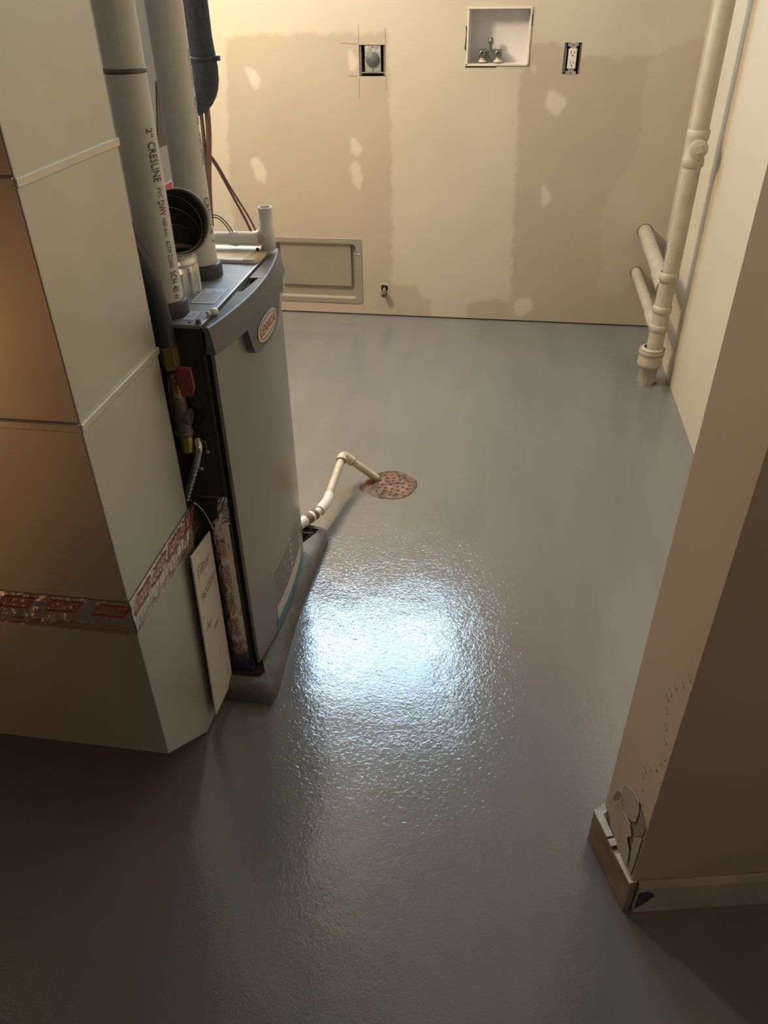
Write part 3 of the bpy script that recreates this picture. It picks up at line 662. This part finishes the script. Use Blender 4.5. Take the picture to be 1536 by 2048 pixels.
mb = MB(); mb.tube([(-.576, gy, .755), (-.574, gy, .690)], .0160, 20); mb.tube([(-.576, gy, .728), (-.556, gy, .728)], .0155, 20); mb.lathe([(.015, 0), (.0180, .002), (.0180, .010), (.015, .012)], (-.574, gy, .688), seg=20)
mb.build('iron_tee', M_iron, gas)
MB().tube([(-.574, gy, .690), (-.574, gy, .655)], .0145, 8).build('drip_cap', M_brass, gas)
cdt = thing('flexible_conduit', (-.565, 1.215, .60), 'short silver ribbed conduit entering the dark furnace side', 'conduit')
MB().tube(fillet([(-.556, 1.226, .672), (-.550, 1.214, .662), (-.556, 1.212, .640), (-.562, 1.212, .622)], .008), .0075, 14).build('smooth_connector', M_flex, cdt)
cp = [(-.561 - .036 * t, 1.212, .624 - .088 * t) for t in [i / 40 for i in range(41)]]
MB().tube(cp, [.0062 + .0014 * abs(math.sin(i * PI / 4)) for i in range(41)], 14).build('ribbed_hose', M_flex, cdt)
MB().tube(fillet([(-.558, 1.230, .668), (-.543, 1.228, .668), (-.541, 1.228, .655), (-.545, 1.228, .643)], .008), .0022, 8).build('strap', M_iron, cdt)
for x, z in ((-.5435, .640), (-.562, .600)):
    MB().lathe([(0, .004), (.0028, .0036), (.0044, .0015), (.0048, 0)], (x, FY0 - .0004, z), (0, -1, 0), 14).build('screw', M_steel, cdt)

# ---------------- condensate drain pipe and floor drain ----------------
dr = thing('condensate_drain_pipe', (-.48, 1.98, .02), 'aged white plastic pipe bending from the pad to the floor drain', 'pipe')
P0, P1, P2, P3, P4 = Vector((-.545, 1.775, .0705)), Vector((-.496, 1.862, .068)), Vector((-.482, 1.925, .066)), Vector((-.474, 2.142, .104)), Vector((-.366, 2.168, .006))
MB().tube([P1 + (P2 - P1) * .8, P3], .0125, 20).build('pipe', M_oldp, dr)
MB().tube([P3, P4], .0125, 20).build('pipe', M_oldp, dr)
MB().tube(fillet([P0, P1, P2 + (P3 - P2) * .02], .03), .0128, 20).build('pipe', M_pvcw, dr)
MB().tube(fillet([P1 + (P2 - P1) * .10, P2, P2 + (P3 - P2) * .13], .03), .0168, 20).build('elbow', M_pvcw, dr)
MB().tube([P0, P0.lerp(P1, .72)], .0172, 20).build('coupling', M_pvcw, dr)
MB().tube([P0.lerp(P1, .40), P0.lerp(P1, .62)], .0176, 20).build('primer_stain', M_glue, dr)
MB().tube([P0.lerp(P1, .76), P0.lerp(P1, .86)], .0170, 20).build('primer_stain', M_glue, dr)
MB().tube(fillet([P3 + (P2 - P3) * .13, P3, P3 + (P4 - P3) * .26], .022), .0168, 20).build('elbow', M_oldp, dr)
for q, dv in ((P3 + (P2 - P3) * .13, (P2 - P3).normalized()), (P3 + (P4 - P3) * .26, (P4 - P3).normalized())):
    MB().tube([q, q + dv * .003], .0150, 20).build('dark_joint', M_glue, dr)
fd = thing('floor_drain', (-.320, 2.145, 0), 'rusty round floor drain with punched holes', 'drain')
m_rust, nt, b = new_mat('rusty_iron'); tc = nt.nodes.new('ShaderNodeTexCoord'); n_ = nt.nodes.new('ShaderNodeTexNoise'); n_.inputs['Scale'].default_value = 28; n_.inputs['Detail'].default_value = 6
nt.links.new(tc.outputs['Object'], n_.inputs['Vector']); cr = nt.nodes.new('ShaderNodeValToRGB'); cr.color_ramp.elements[0].position = .35; cr.color_ramp.elements[0].color = (.055, .028, .016, 1)
cr.color_ramp.elements[1].position = .65; cr.color_ramp.elements[1].color = (.27, .15, .075, 1); nt.links.new(n_.outputs['Fac'], cr.inputs[0]); nt.links.new(cr.outputs[0], b.inputs['Base Color'])
b.inputs['Roughness'].default_value = .55; bp = nt.nodes.new('ShaderNodeBump'); bp.inputs['Distance'].default_value = .003; nt.links.new(n_.outputs['Fac'], bp.inputs['Height']); nt.links.new(bp.outputs[0], b.inputs['Normal'])
dc = Vector((-.316, 2.143, 0)); k_ = 44; vs = []
for r, z in ((.088, .0004), (.084, .003), (.078, .0035), (.074, .0012), (.0, .0014)):
    for i in range(k_):
        a = 2 * PI * i / k_; rr = r * (1 + (.02 * math.sin(5 * a) + .02 * math.sin(17 * a + 1) if r > .083 else 0)); vs.append((dc.x + rr * math.cos(a), dc.y + rr * math.sin(a), z))
MB().add(vs, [(j * k_ + i, j * k_ + (i + 1) % k_, (j + 1) * k_ + (i + 1) % k_, (j + 1) * k_ + i) for j in range(4) for i in range(k_)], False).build('grate', m_rust, fd)
mb = MB()
for rr, cnt in ((.062, 16), (.044, 11), (.026, 7), (.0, 1)):
    for i in range(cnt):
        a = 2 * PI * i / cnt + rr * 20; mb.lathe([(0, .0005), (.0042, .0005), (.0042, 0)], (dc.x + rr * math.cos(a), dc.y + rr * math.sin(a), .0014), seg=8)
mb.build('drain_holes', M_black, fd)['kind'] = 'stuff'
MB().lathe([(0, .0004), (.030, .0004), (.033, 0)], (-.385, 2.118, .0003), seg=20).build('rust_stain', m_rust, fd)

# ---------------- drain stack in the corner ----------------
st = thing('drain_stack', (.636, 3.06, 0), 'cream painted vertical drain pipe in the far right corner with cleanout', 'pipe')
sx_, sy_ = .636, 3.06
MB().lathe([(.031, .42), (.031, ZC - .01)], (sx_, sy_, 0), seg=32).build('pipe', M_old, st)
MB().lathe([(.031, .13), (.031, .42)], (sx_ - .004, sy_, 0), seg=32).build('pipe', M_old, st)
MB().lathe([(.0325, 0), (.0365, .003), (.0365, .028), (.034, .036), (.0335, .085), (.0365, .094), (.0380, .118), (.0325, .121)][::1], (sx_, sy_, .832), seg=32).build('cleanout_tee', M_old, st)
cdir = Vector((-.12, -.95, .14)).normalized(); cb = Vector((sx_ + .004, sy_ - .020, .893))
co = MB().lathe([(.026, 0), (.029, .016), (.031, .024), (.031, .034), (.029, .036), (0, .036)], cb, cdir, 28).build('cleanout_plug', M_old, st)
q = cb + cdir * .036; Mq = Matrix.Translation(q) @ cdir.to_track_quat('Z', 'Y').to_matrix().to_4x4() @ Matrix.Rotation(math.radians(25), 4, 'Z')
MB().box(-.013, .013, -.013, .013, 0, .012, Mq).build('square_nut', M_old, st, bevel=.001)
for z0, h in ((.425, .035), (.300, .03), (.225, .03)):
    MB().lathe([(.0315, 0), (.0355, .003), (.0360, h - .004), (.0315, h)], (sx_ - .004, sy_, z0), seg=32).build('fitting_hub', M_old, st)
for (pa, pb, r) in (((.628, 3.07, .395), (.620, 3.700, .445), .0300), ((.622, 3.07, .235), (.612, 3.700, .262), .0225)):
    MB().tube([pa, Vector(pa).lerp(Vector(pb), .22)], r + .004, 24).build('branch_hub', M_old, st)
    MB().tube([pa, pb], r, 24).build('branch_pipe', M_old, st)
    rg = [Vector((pb[0] + (r + .002) * math.cos(2 * PI * i / 30) * (1.0 + .05 * math.sin(i)), YB - .001, pb[2] + (r + .0015) * math.sin(2 * PI * i / 30) - .001)) for i in range(31)]
    MB().tube(rg, .0022, 6, cap=False).build('dark_gap', M_glue, st)
MB().lathe([(.036, 0), (.037, .075), (.047, .078), (.050, .090), (.0470, .110), (.0475, .128), (.0500, .134), (.0500, .148), (.046, .152), (.0325, .156)], (sx_ - .012, sy_, 0), seg=36).build('base_hub', M_old, st)
for z in (.130, .150):
    rg = [Vector((sx_ - .012 + .0492 * math.cos(2 * PI * i / 30), sy_ + .0492 * math.sin(2 * PI * i / 30), z)) for i in range(31)]
    MB().tube(rg, .0016, 6, cap=False).build('rust_line', M_glue, st)
MB().lathe([(.046, 0), (.041, .004), (.036, .010)], (sx_ - .013, sy_, 0), seg=24).build('base_grout', M_conc, st)

# ---------------- things on the back wall ----------------
wbx = thing('washer_outlet_box', (-.086, YB, 1.089), 'recessed grey plastic washing machine box with two valves', 'outlet box')
X0, X1, Z0, Z1 = -.211, .038, 1.091, 1.290; D = .085
MB().add([(X0, YB, Z0), (X1, YB, Z0), (X1, YB, Z1), (X0, YB, Z1), (X0 + .008, YB + D, Z0 + .008), (X1 - .008, YB + D, Z0 + .008), (X1 - .008, YB + D, Z1 - .008), (X0 + .008, YB + D, Z1 - .008)],
         [(4, 5, 6, 7), (0, 1, 5, 4), (1, 2, 6, 5), (2, 3, 7, 6), (3, 0, 4, 7)]).build('box_shell', M_box, wbx)
for (a_, b_, c_, d_) in ((X0 - .004, -.085, Z0 - .002, Z0 + .006), (-.080, X1 + .004, Z0 - .001, Z0 + .006), (X0 - .004, X0 + .003, Z0, Z1), (X1 - .003, X1 + .003, Z0, Z1), (X0 - .004, X1 + .003, Z1 - .003, Z1 + .003)):
    MB().box(a_, b_, YB - .006, YB + .004, c_, d_).build('rim', M_boxrim, wbx, bevel=.001)
MB().prism([(X0 - .012, YB - .001, 1.15), (X0 - .004, YB - .001, 1.14), (X0 - .004, YB - .001, 1.225), (X0 - .010, YB - .001, 1.235), (X0 - .008, YB - .001, 1.20)], (0, .0012, 0)).build('drywall_gap', M_dark, wbx)
MB().prism([(X1 + .003, YB - .001, 1.225), (X1 + .007, YB - .001, 1.23), (X1 + .008, YB - .001, 1.27), (X1 + .003, YB - .001, 1.265)], (0, .0012, 0)).build('drywall_gap', M_dark, wbx)
MB().box(X0 - .006, -.09, YB - .0012, YB, Z0 - .008, Z0 - .003).build('drywall_gap', M_dark, wbx)
for x in (-.150, -.085):
    v_ = MB(); v_.lathe([(0, .001), (.018, 0), (.016, .008), (.010, .009), (.009, .035)], (x, YB + .045, Z0 + .008), seg=20); v_.build('escutcheon', M_boxrim, wbx)
    v_ = MB(); v_.lathe([(.013, 0), (.0145, .004), (.0145, .028), (.010, .032), (0, .032)], (x, YB + .052, Z0 + .040), (0, -1, 0), 16); v_.build('valve_outlet', M_valve, wbx)
    MB().lathe([(0, .0), (.008, .0), (.008, .001)], (x, YB + .0195, Z0 + .040), (0, -1, 0), 14).build('valve_mouth', M_dark, wbx)
MB().box(-.165, -.070, YB + .038, YB + .062, Z0 + .022, Z0 + .055).build('valve_bar', M_valve, wbx, bevel=.004)
v_ = MB(); v_.tube([(-.1175, YB + .045, Z0 + .05), (-.1175, YB + .040, Z0 + .078)], .006, 12); v_.lathe([(0, 0), (.010, .002), (.011, .010), (.008, .022), (0, .024)], (-.1175, YB + .038, Z0 + .074), seg=14); v_.build('valve_lever', M_valve, wbx)

dy = thing('dryer_receptacle', (-.607, YB, 1.05), 'square cut opening with round dark dryer receptacle on steel plate', 'outlet')
MB().box(-.663, -.552, YB + .045, YB + .05, 1.051, 1.164).build('box_back', M_dark, dy)
MB().box(-.6625, -.655, YB + .004, YB + .045, 1.053, 1.163).build('box_side', M_labg, dy)
MB().box(-.560, -.5525, YB + .004, YB + .045, 1.053, 1.163).build('box_side', M_labg, dy)
MB().box(-.662, -.553, YB + .006, YB + .045, 1.062, 1.065).build('box_side', M_steel, dy)
MB().box(-.640, -.572, YB + .004, YB + .007, 1.066, 1.163).build('steel_plate', M_steel, dy, bevel=.001)
MB().lathe([(.028, 0), (.028, .008), (.0255, .011), (0, .011)], (-.607, YB + .004, 1.112), (0, -1, 0), 32).build('receptacle_face', M_dry, dy)
for z in (1.157, 1.073):
    MB().lathe([(0, .0012), (.003, .0012), (.003, 0)], (-.606, YB + .004, z), (0, -1, 0), 10).build('screw', M_dark, dy)

ot = thing('wall_outlet', (.215, YB, 1.06), 'uncovered duplex outlet with ivory face in a dark opening', 'outlet')
MB().box(.182, .248, YB + .03, YB + .035, 1.061, 1.170).build('box_back', M_dark, ot)
for x0_, x1_ in ((.183, .187), (.243, .247)): MB().box(x0_, x1_, YB + .002, YB + .03, 1.063, 1.169).build('box_side', M_labg, ot)
MB().box(.1885, .1905, YB - .001, YB + .02, 1.070, 1.150).build('box_flange', M_steel, ot)
MB().box(.203, .227, YB - .001, YB + .001, 1.060, 1.171).build('yoke', M_steel, ot)
for z in (1.164, 1.066):
    MB().box(.194, .236, YB - .0022, YB - .0008, z - .006, z + .005).build('plaster_ear', M_steel, ot, bevel=.001)
    MB().lathe([(0, .002), (.0032, .002), (.0036, 0)], (.215, YB - .002, z), (0, -1, 0), 12).build('screw', M_iron, ot)
rf = MB().box(.1985, .2315, YB - .008, YB + .012, 1.080, 1.150).build('receptacle', M_outl, ot, bevel=.002)
for cz in (1.133, 1.097):
    for dx, hh in ((-.006, .0045), (.006, .0038)): MB().box(.215 + dx - .0009, .215 + dx + .0009, YB - .0088, YB - .0078, cz + .001, cz + .001 + hh * 2).build('slot', M_dark, rf)
    MB().lathe([(0, .001), (.0027, .001), (.0027, 0)], (.215, YB - .008, cz - .006), (0, -1, 0), 10).build('slot', M_dark, rf)

pn = thing('recessed_vent_box', (-.88, YB, .055), 'wide grey pressed metal recess low on the back wall', 'vent box')
def rrect(x0, x1, z0, z1, r, y, k=5):
    o_ = []
    for cx, cz, a in ((x1 - r, z0 + r, -PI / 2), (x1 - r, z1 - r, 0), (x0 + r, z1 - r, PI / 2), (x0 + r, z0 + r, PI)):
        for i in range(k + 1): t = a + PI / 2 * i / k; o_.append((cx + r * math.cos(t), y, cz + r * math.sin(t)))
    return o_
rings_ = [rrect(-1.13, -.675, .057, .373, .012, YB - .0005), rrect(-1.13, -.6755, .0575, .3725, .012, YB - .004), rrect(-1.105, -.705, .082, .350, .022, YB - .004), rrect(-1.103, -.707, .084, .348, .020, YB + .026),
          rrect(-1.085, -.728, .132, .345, .010, YB + .030), rrect(-1.083, -.733, .139, .343, .006, YB + .012)]
n_r = len(rings_[0]); vs = [v for r_ in rings_ for v in r_]
mb = MB().add(vs, [(j * n_r + i, j * n_r + (i + 1) % n_r, (j + 1) * n_r + (i + 1) % n_r, (j + 1) * n_r + i) for j in range(5) for i in range(n_r)] + [tuple(range(5 * n_r, 6 * n_r))])
mb.build('pressed_pan', M_pan, pn, bevel=.0012)
MB().lathe([(0, .003), (.004, .002), (.005, 0)], (-.690, YB - .004, .300), (0, -1, 0), 12).build('screw', M_steel, pn)

sb = thing('capped_pipe_stub', (-.567, YB - .03, .10), 'short brown capped pipe stub poking from the back wall', 'pipe')
MB().lathe([(.0225, -.004), (.0245, .001), (.0225, .003), (.0215, -.006)], (-.568, YB, .140), (0, -1, 0), 24).build('plaster_collar', M_boxrim, sb)
MB().tube([(-.570, YB + .06, .150), (-.567, YB - .012, .128), (-.565, YB - .028, .122)], .0085, 16).build('stub', M_steel, sb)
MB().lathe([(.0095, 0), (.0145, .001), (.0145, .022), (.012, .026), (0, .026)], (-.566, YB - .018, .125), (.05, -.93, -.36), 8).build('cap', mat('brown_cap', (.16, .115, .075), .5, .3, 60, .3), sb)
